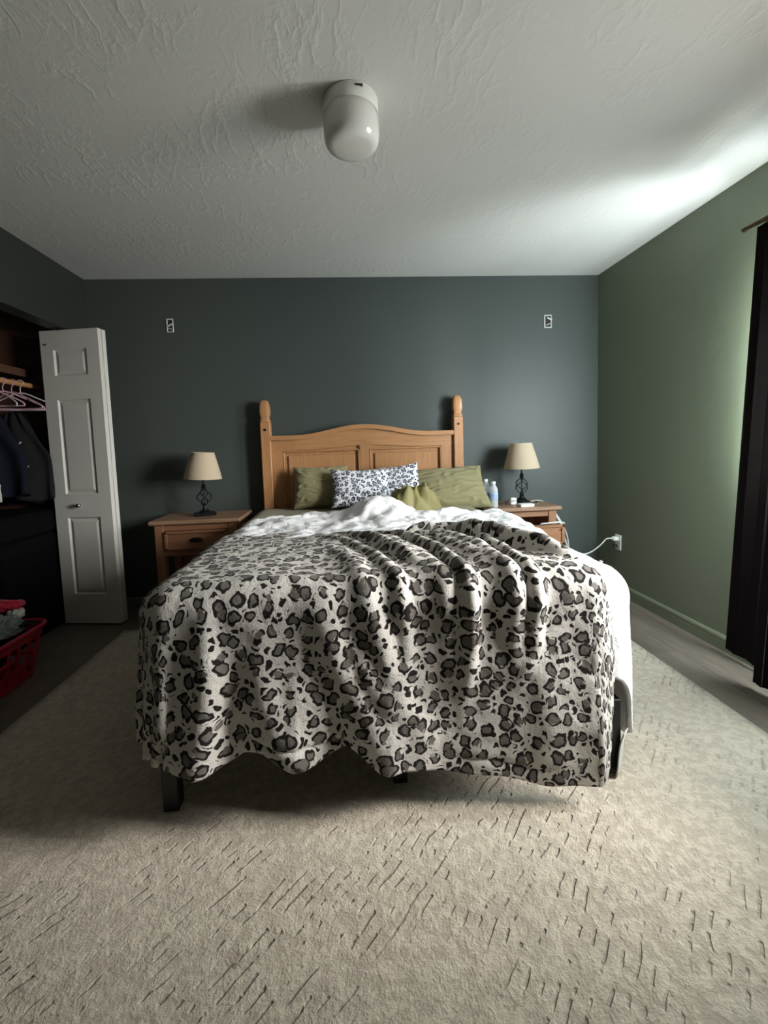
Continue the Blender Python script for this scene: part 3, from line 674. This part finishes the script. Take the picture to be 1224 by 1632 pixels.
# cables
def cable(name, pts, r, mat, label, cat='cable'):
    o = MB().tube(pts, r, 8).build(name, mat, smooth=True); return tag(o, label, cat)
cable('charging_cable', [(3.10, -.60, .617), (3.13, -.625, .628), (3.19, -.625, .632), (3.24, -.60, .626), (3.20, -.57, .617), (3.12, -.58, .620), (3.16, -.615, .626), (3.25, -.60, .624), (3.29, -.55, .60), (3.31, -.42, .50), (3.335, -.3, .40), (3.36, -.2, .30)], .0042, M['cable_white'], 'white charging cable coiled over the open drawer front')
cable('lamp_cord', [(3.19, -.19, NZ + .004), (3.30, -.15, NZ + .005), (3.338, -.22, .69), (3.365, -.30, .62), (3.40, -.33, .54), (3.43, -.33, .45), (3.45, -.31, .33), (3.47, -.27, .12)], .004, M['cable_white'], 'pale cord dropping behind the right nightstand corner')
cable('phone_cord', [(3.342, -.27, .66), (3.375, -.34, .56), (3.395, -.35, .47), (3.425, -.34, .38), (3.44, -.33, .30)], .0045, M['cable_white'], 'second pale cord hanging beside the open drawer, nearest the bed')
ot = thing('power_outlet', 'white wall outlet plate low on the green right wall', 'outlet', (RW, -.285, .39))
MB().box((RW - .007, -.32, .333), (RW - .0005, -.25, .447), .003).build('cover_plate', M['white_plastic'], ot)
for z in (.362, .418): MB().cyl((RW - .0095, -.285, z), (RW - .006, -.285, z), .017, n=20).build('socket', M['fixture'], ot)
t = thing('extension_cord', 'white cord plugged into the upper outlet socket, sagging toward the bed', 'cable', (RW - .03, -.285, .418))
MB().box((RW - .050, -.302, .404), (RW - .010, -.268, .434), .006).build('plug', M['white_plastic'], t)
MB().tube([(RW - .045, -.285, .420), (RW - .085, -.270, .417), (3.735, -.25, .372), (3.68, -.23, .318), (3.61, -.24, .30), (3.53, -.26, .32), (3.47, -.25, .345), (3.42, -.2, .32)], .005, 8).build('cord', M['cable_white'], t, smooth=True)
t = thing('adapter_cord', 'black plug and cord with white inline box below the outlet', 'cable', (RW - .03, -.285, .362))
MB().box((RW - .040, -.300, .350), (RW - .010, -.270, .376), .005).build('plug', M['cable_black'], t)
MB().tube([(RW - .035, -.285, .36), (RW - .06, -.27, .335), (3.755, -.24, .262), (3.745, -.235, .240)], .0035, 8).build('cord', M['cable_black'], t, smooth=True)
MB().box((-.014, -.009, -.030), (.014, .009, .030), .005).xf(Matrix.Translation((3.735, -.232, .215)) @ Euler((.1, .42, 0)).to_matrix().to_4x4()).build('inline_box', M['white_plastic'], t)
MB().tube([(3.725, -.232, .19), (3.70, -.24, .16), (3.66, -.27, .12), (3.60, -.33, .03), (3.55, -.4, .006)], .0035, 8).build('cord', M['cable_white'], t, smooth=True)

# ------------------------------------------------------------------ ceiling light
LX, LY = 1.899, -1.692
t = thing('ceiling_light', 'white drum ceiling light with opal glass shade', 'light fixture', (LX, LY, RH))
MB().lathe([(.001, -.0005), (.098, -.0005), (.100, -.004), (.100, -.046), (.098, -.050), (.001, -.050)], (LX, LY, RH), 64).build('mounting_band', M['fixture'], t, smooth=True, angle=40)
MB().lathe([(.092, -.046), (.0995, -.052), (.102, -.075), (.102, -.126), (.099, -.141), (.092, -.153), (.082, -.160), (.066, -.163), (.04, -.165), (.001, -.166)], (LX, LY, RH), 64).build('glass_shade', M['opal'], t, smooth=True)
o = MB().box((LX + .012, LY - .1015, RH - .018), (LX + .040, LY - .090, RH - .014)).build('slot_shade', M['gap_shade'], t)  # solid dark strip, shade of a slot painted onto the band

# ------------------------------------------------------------------ brackets on the back wall
def bracket(x, z, w, h, label, flip):
    t = thing('wall_bracket', label, 'bracket', (x, 0, z)); hw, hh = w / 2, h / 2; f = -1 if flip else 1
    b = MB()
    for p, q in (((-hw, -hh), (-hw + .009, hh)), ((hw - .007, -hh), (hw, hh)), ((-hw, hh - .010), (hw, hh)), ((-hw, -hh), (hw, -hh + .008))): b.box((x + p[0], -.006, z + p[1]), (x + q[0], -.0005, z + q[1]), .002)
    b.build('frame', M['steel'], t)
    MB().box((x - hw * .7, -.010, z - .004 + .02 * (f > 0)), (x + hw * .8, -.003, z + .007 + .02 * (f > 0)), .002, rot=(0, .5 * f, 0), org=(x, 0, z)).build('cross_bar', M['steel'], t)
    MB().box((x - hw * .5, -.012, z - hh * .55), (x + hw * .5, -.003, z - hh * .42), .002, rot=(0, -.4 * f, 0), org=(x, 0, z - hh * .5)).build('hook', M['steel'], t)
    MB().box((x - hw * .62, -.004, z - hh * .8), (x + hw * .65, -.0004, z + hh * .75)).build('hole_shade', M['gap_shade'], t)  # dark sheet on the wall, painted shade in place of a hole
bracket(.583, 2.106, .050, .100, 'small metal wall bracket in the dark upper left of back wall', True)
bracket(3.443, 2.093, .060, .100, 'small metal wall bracket high on the lit right part of back wall', False)

# ------------------------------------------------------------------ bifold closet door
A, B = Vector((-.172, -.262, 0)), Vector((.236, -.328, 0)); dv = (B - A); Wd = dv.length; ang = math.atan2(dv.y, dv.x)
dt = thing('bifold_door', 'white panelled bifold closet door folded open beside the closet', 'closet door', (A.x, A.y, .012))
TD = .034
def leaf(name, off, front):
    b = MB(); H0, H1 = 0, 2.0
    # rails and stiles around three openings
    sx0, sx1 = .088, Wd - .088; ops = [(.205, .745), (.905, 1.545), (1.700, 1.875)]
    b.box((0, off, H0), (sx0, off + TD, H1)); b.box((sx1, off, H0), (Wd, off + TD, H1))
    zs = [H0] + [z for o_ in ops for z in o_] + [H1]
    for i in range(0, len(zs), 2): b.box((sx0, off, zs[i]), (sx1, off + TD, zs[i + 1]))
    for z0, z1 in ops:
        def rec(m0, m1, y0, y1):
            a = [(sx0 + m0, y0, z0 + m0), (sx1 - m0, y0, z0 + m0), (sx1 - m0, y0, z1 - m0), (sx0 + m0, y0, z1 - m0)]
            c = [(sx0 + m1, y1, z0 + m1), (sx1 - m1, y1, z0 + m1), (sx1 - m1, y1, z1 - m1), (sx0 + m1, y1, z1 - m1)]
            b.add(a + c, [(i, (i + 1) % 4, 4 + (i + 1) % 4, 4 + i) for i in range(4)])
        rec(0, .010, off + .0, off + .011); rec(.010, .034, off + .011, off + .003)
        b.add([(sx0 + .034, off + .003, z0 + .034), (sx1 - .034, off + .003, z0 + .034), (sx1 - .034, off + .003, z1 - .034), (sx0 + .034, off + .003, z1 - .034)], [(0, 1, 2, 3)])
        b.add([(sx0, off + TD - .004, z0), (sx1, off + TD - .004, z0), (sx1, off + TD - .004, z1), (sx0, off + TD - .004, z1)], [(0, 3, 2, 1)])
    o = b.build(name, M['door'], recalc=False); return o
for nm, off in (('door_panel', 0), ('door_panel', TD + .006)):
    o = leaf(nm, off, True); o.data.transform(Euler((0, 0, ang)).to_matrix().to_4x4()); o.parent = dt
RM = Euler((0, 0, ang)).to_matrix().to_4x4()
def dpart(mb, name, mat, **k):
    o = mb.build(name, mat, **k); o.data.transform(RM); o.parent = dt; return o
kb = MB().lathe([(.001, .030), (.010, .029), (.0155, .022), (.015, .015), (.008, .010), (.006, .004), (.010, 0), (.001, 0)], (0, 0, 0), 20)
kb.v = [(x + .185, -z, y + .828) for x, y, z in kb.v]
dpart(kb, 'knob', M['chrome'], smooth=True)
for z in (.30, 1.02, 1.72):
    hg = MB().box((Wd, TD - .012, z), (Wd + .0025, TD + .018, z + .075)); hg.cyl((Wd + .004, TD + .003, z), (Wd + .004, TD + .003, z + .075), .004, n=10)
    dpart(hg, 'hinge', M['door'])
dpart(MB().box((.02, -.002, 1.905), (.042, .003, 1.915)), 'pin_slot_shade', M['gap_shade'])  # dark strip on the door face, painted slot shade
dpart(MB().cyl((.09, .018, 2.0), (.09, .018, 2.022), .006, n=12), 'pivot_pin', M['chrome'])

# ------------------------------------------------------------------ closet
t = thing('closet_shelf', 'dark wooden shelf board above the closet rod', 'shelf', (-.4, -1.2, 1.76))
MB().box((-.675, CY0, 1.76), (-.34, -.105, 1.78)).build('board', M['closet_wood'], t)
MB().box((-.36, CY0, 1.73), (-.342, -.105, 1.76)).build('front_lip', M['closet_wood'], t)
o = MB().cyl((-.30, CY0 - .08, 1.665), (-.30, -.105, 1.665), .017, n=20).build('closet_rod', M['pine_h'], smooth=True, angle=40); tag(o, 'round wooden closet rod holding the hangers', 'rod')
def hanger(x, y, rz, mat, label, tilt=0, drop=0):
    t = thing('clothes_hanger', label, 'hanger', (x, y, 1.665), 'plastic hangers on the closet rod')
    E_ = Euler((tilt, 0, rz)).to_matrix()
    f = lambda p: tuple(E_ @ Vector(p) + Vector((x, y, 1.665 - drop)))
    hk = [(.0, 0, -.06), (0, 0, -.03), (.012, 0, -.005), (.022, 0, .008), (.012, 0, .021), (-.006, 0, .022), (-.02, 0, .008)]
    MB().tube([f(p) for p in hk], .003, 8).build('hook', mat, t, smooth=True)
    bd = [(0, 0, -.06), (.10, 0, -.10), (.185, 0, -.145), (.20, 0, -.165), (.18, 0, -.172), (0, 0, -.172), (-.18, 0, -.172), (-.20, 0, -.165), (-.185, 0, -.145), (-.10, 0, -.10)]
    MB().tube([f(p) for p in bd], .0045, 8, closed=True).build('body', mat, t, smooth=True)
    return t
hanger(-.30, -.30, .25, M['hanger_white'], 'pearl plastic hanger nearest the folded closet door', .05)
hanger(-.30, -.37, -.1, M['hanger'], 'pink plastic hanger, second from the folded closet door', -.1, .004)
hanger(-.30, -.45, .5, M['hanger'], 'pink plastic hanger turned askew amid the hangers', .12, .006)
hanger(-.30, -.52, -.35, M['hanger_white'], 'pearl plastic hanger tilted the other way, nearer the frame edge', -.1, .003)
hanger(-.30, -.60, .15, M['hanger'], 'pink plastic hanger closest to the left frame edge', .05)
def garment(y, w, z0, z1, mat, label, seed, x=-.33, thick=.05):
    n, m = 44, 36; s = np.linspace(0, 2 * math.pi, n + 1)[:-1]; T = np.linspace(0, 1, m); Sg, Tg = np.meshgrid(s, T)
    prof = np.clip(.25 + 1.5 * Tg, 0, 1) * w / 2 * (1 + .06 * Tg)
    X = x + prof * np.cos(Sg) + .010 * pn(Sg * 2, Tg * 3, seed); th = thick * (.5 + .5 * np.minimum(1, Tg * 4))
    Y = y + th * np.sin(Sg) * (1 + .6 * np.sin(Sg * 5 + seed) * Tg) + .02 * pn(np.cos(Sg) * 3 + seed, Tg * 2)
    Z = z1 - (z1 - z0) * Tg + .012 * np.sin(Sg * 4 + seed) * Tg
    b = MB().grid(X, Y, Z, wrap=True); b.f += [tuple(range(n))[::-1], tuple((m - 1) * n + k for k in range(n))]
    return tag(b.build('hanging_garment', mat, smooth=True), label, 'garment', 'dark clothes hanging in the closet')
garment(-.19, .38, .86, 1.49, M['dark_cloth'], 'black garment hanging deepest in the closet end', 1, x=-.42, thick=.035)
garment(-.34, .40, .90, 1.47, M['charcoal_cloth'], 'charcoal garment hanging under the pink hangers', 2)
garment(-.56, .40, .95, 1.47, M['navy_cloth'], 'navy garment hanging at the left frame edge', 3)
o = MB().tube([(-.26, -.395, 1.28), (-.29, -.402, 1.24), (-.30, -.405, 1.19), (-.28, -.405, 1.15), (-.25, -.402, 1.13)], .005, 6).build('strap', M['pale_cloth'], smooth=True); tag(o, 'thin pale curved strap on the dark hanging clothes', 'strap')
b = MB(); U, V = np.meshgrid(np.linspace(0, 1, 6), np.linspace(0, 1, 16)); b.grid(-.29 + .03 * U + .07 * V - .02, -.425 + .01 * U, .99 + .13 * V + .006 * U); o = b.build('belt', M['beige_cloth'], smooth=True); solid(o, .004); tag(o, 'beige woven belt end dangling among the dark clothes', 'belt')
garment(-.66, .16, .93, 1.12, M['pale_cloth'], 'pale grey garment corner at the left frame edge', 6, x=-.30, thick=.02)
t = thing('storage_trunk', 'black hard trunk with silver latch on the closet floor', 'trunk', (-.38, -.42, 0))
MB().box((-.66, -.74, .001), (-.195, -.14, .66), .015).build('trunk_body', M['black_shell'], t)
MB().box((-.665, -.745, .665), (-.19, -.135, .82), .02).build('lid', M['black_shell'], t)
MB().box((-.36, -.752, .79), (-.23, -.744, .797), .002).cyl((-.36, -.756, .785), (-.345, -.756, .785), .006, n=10).build('latch', M['chrome'], t)

# ------------------------------------------------------------------ laundry basket with clothes
bx0, bx1, by0, by1 = -.38, .125, -1.30, -.87; HBk = .265
t = thing('laundry_basket', 'red plastic laundry basket with square holes, heaped with clothes', 'basket', ((bx0 + bx1) / 2, (by0 + by1) / 2, 0))
def rr_path(e, z, n=10, r=.09):
    x0, x1, y0, y1 = bx0 - e, bx1 + e, by0 - e, by1 + e; P_ = []
    for cx, cyy, a0 in ((x1 - r, y1 - r, 0), (x0 + r, y1 - r, 90), (x0 + r, y0 + r, 180), (x1 - r, y0 + r, 270)):
        for k in range(n + 1): a = R(a0 + 90 * k / n); P_.append((cx + r * math.cos(a), cyy + r * math.sin(a), z))
    return P_
def flare_(z): return -.035 + .045 * z / HBk
def resample(P_, N):
    P_ = [Vector(p) for p in P_] + [Vector(P_[0])]; L = [0]
    for a, c in zip(P_[:-1], P_[1:]): L.append(L[-1] + (c - a).length)
    out = []; j = 0
    for i in range(N):
        s = L[-1] * i / N
        while L[j + 1] < s: j += 1
        out.append(P_[j].lerp(P_[j + 1], (s - L[j]) / (L[j + 1] - L[j])))
    return out
body = MB()
def band(z0, z1, th=.006, N=120, sel=None):
    lo, hi = resample(rr_path(flare_(z0), z0), N), resample(rr_path(flare_(z1), z1), N); lo2, hi2 = resample(rr_path(flare_(z0) - th, z0), N), resample(rr_path(flare_(z1) - th, z1), N)
    rng = range(N) if sel is None else [i for i in range(N) if sel(i)]
    for i in rng:
        j = (i + 1) % N; body.add([lo[i], lo[j], hi[j], hi[i], lo2[i], lo2[j], hi2[j], hi2[i]], [(0, 1, 2, 3), (5, 4, 7, 6), (0, 4, 5, 1), (3, 2, 6, 7), (1, 5, 6, 2), (0, 3, 7, 4)])
for z0, z1 in ((.004, .03), (.080, .096), (.146, .162), (.212, .255)): band(z0, z1)
band(.03, .212, sel=lambda i: i % 5 == 0)
body.add([(x, y, .006) for x, y, _ in rr_path(-.036, 0)], [tuple(range(44))])
body.build('lattice_body', M['red_plastic'], t)
MB().tube([(p[0], p[1], p[2]) for p in resample(rr_path(.012, .262), 60)], .013, 8, smooth=False, closed=True).build('rim', M['red_plastic'], t, smooth=True)
LG = 'clothes heaped in the red basket'
blob('laundry', M['dark_cloth'], (-.17, -1.08, .15), (.19, .17, .14), 2.2, .25, 2.5, 30, 'black clothes filling the bottom of the red basket', 'clothing', .1)
blob('laundry', M['grey_cloth'], (-.03, -1.02, .270), (.085, .10, .07), 3.1, .30, 2.0, 36, 'grey green shirt bundle at the right front of the basket', 'clothing', .5)
blob('laundry', M['red_cloth'], (-.07, -.93, .375), (.10, .06, .030), 6.4, .25, 2., 30, 'dark red knit garment on top of the basket heap', 'clothing', .3)
blob('laundry', M['pale_cloth'], (-.005, -.925, .325), (.035, .04, .035), 1.7, .30, 2.4, 30, 'pale striped cloth bulge beside the red garment in basket', 'clothing', .3)
blob('laundry', M['charcoal_cloth'], (.02, -.945, .275), (.07, .05, .015), 9.1, .2, 2., 24, 'flat charcoal sleeve resting on the basket rim', 'clothing', .3)

# ------------------------------------------------------------------ curtain + rod
RX = 3.712
t = thing('curtain_rod', 'dark bronze curtain rod end on the right wall above the drape', 'curtain rod', (RX, -2.1, 2.118))
MB().cyl((RX, -2.95, 2.118), (RX, -1.43, 2.118), .011, n=20).build('rod', M['bronze'], t, smooth=True, angle=40)
MB().lathe([(.001, 0), (.012, 0), (.013, .008), (.013, .02), (.008, .026), (.001, .027)], (0, 0, 0), 16).xf(Matrix.Translation((RX, -1.43, 2.118)) @ Euler((-math.pi / 2, 0, 0)).to_matrix().to_4x4()).build('end_cap', M['bronze'], t, smooth=True, angle=40)
MB().box((RX, -1.53, 2.10), (RW, -1.515, 2.112)).box((RW - .006, -1.54, 2.07), (RW - .0005, -1.505, 2.14)).build('wall_mount', M['bronze'], t)
def curtain(ytop0, ytop1, ybot0, ybot1, xt, xb, label, seed, folds, amp=.02):
    n, m = 160, 50; s = np.linspace(0, 1, n); T = np.linspace(0, 1, m); Sg, Tg = np.meshgrid(s, T); z = 2.105 - (2.105 - .035) * Tg
    y = (ytop0 + (ytop1 - ytop0) * Sg) * (1 - Tg) + (ybot0 + (ybot1 - ybot0) * Sg) * Tg
    x = xt * (1 - Tg) + xb(Sg) * Tg + amp * np.cos(Sg * folds * 2 * math.pi + seed) * (.6 + .4 * Tg) * np.minimum(1, Sg * 8)
    y = y + .012 * np.sin(Sg * folds * 4 * math.pi) * np.minimum(1, Sg * 8)
    te = thing('curtain', label, 'curtain', (xt, ytop0, 2.1))
    MB().grid(x, y, z).build('drape', M['curtain'], te, smooth=True, recalc=False)
    MB().grid(x + .004, y, z).build('lining', M['lining'], te, smooth=True, recalc=False)
    return te
curtain(-1.465, -1.68, -1.268, -1.50, 3.725, lambda s: 3.812 - .012 * s, 'near black drape hanging against the right wall, edge closest to the bed', 0, 2, .010)
curtain(-1.66, -2.00, -1.58, -1.96, 3.70, lambda s: 3.66 + .03 * s, 'near black drape fold at the right frame edge, standing further into the room', .5, 4, .014)
curtain(-2.90, -2.60, -2.90, -2.62, 3.75, lambda s: 3.75 + 0 * s, 'black drape on the far window side, gathered open', 1., 3, .02)

for o in S.objects:
    if '_o' in o.keys(): del o['_o']
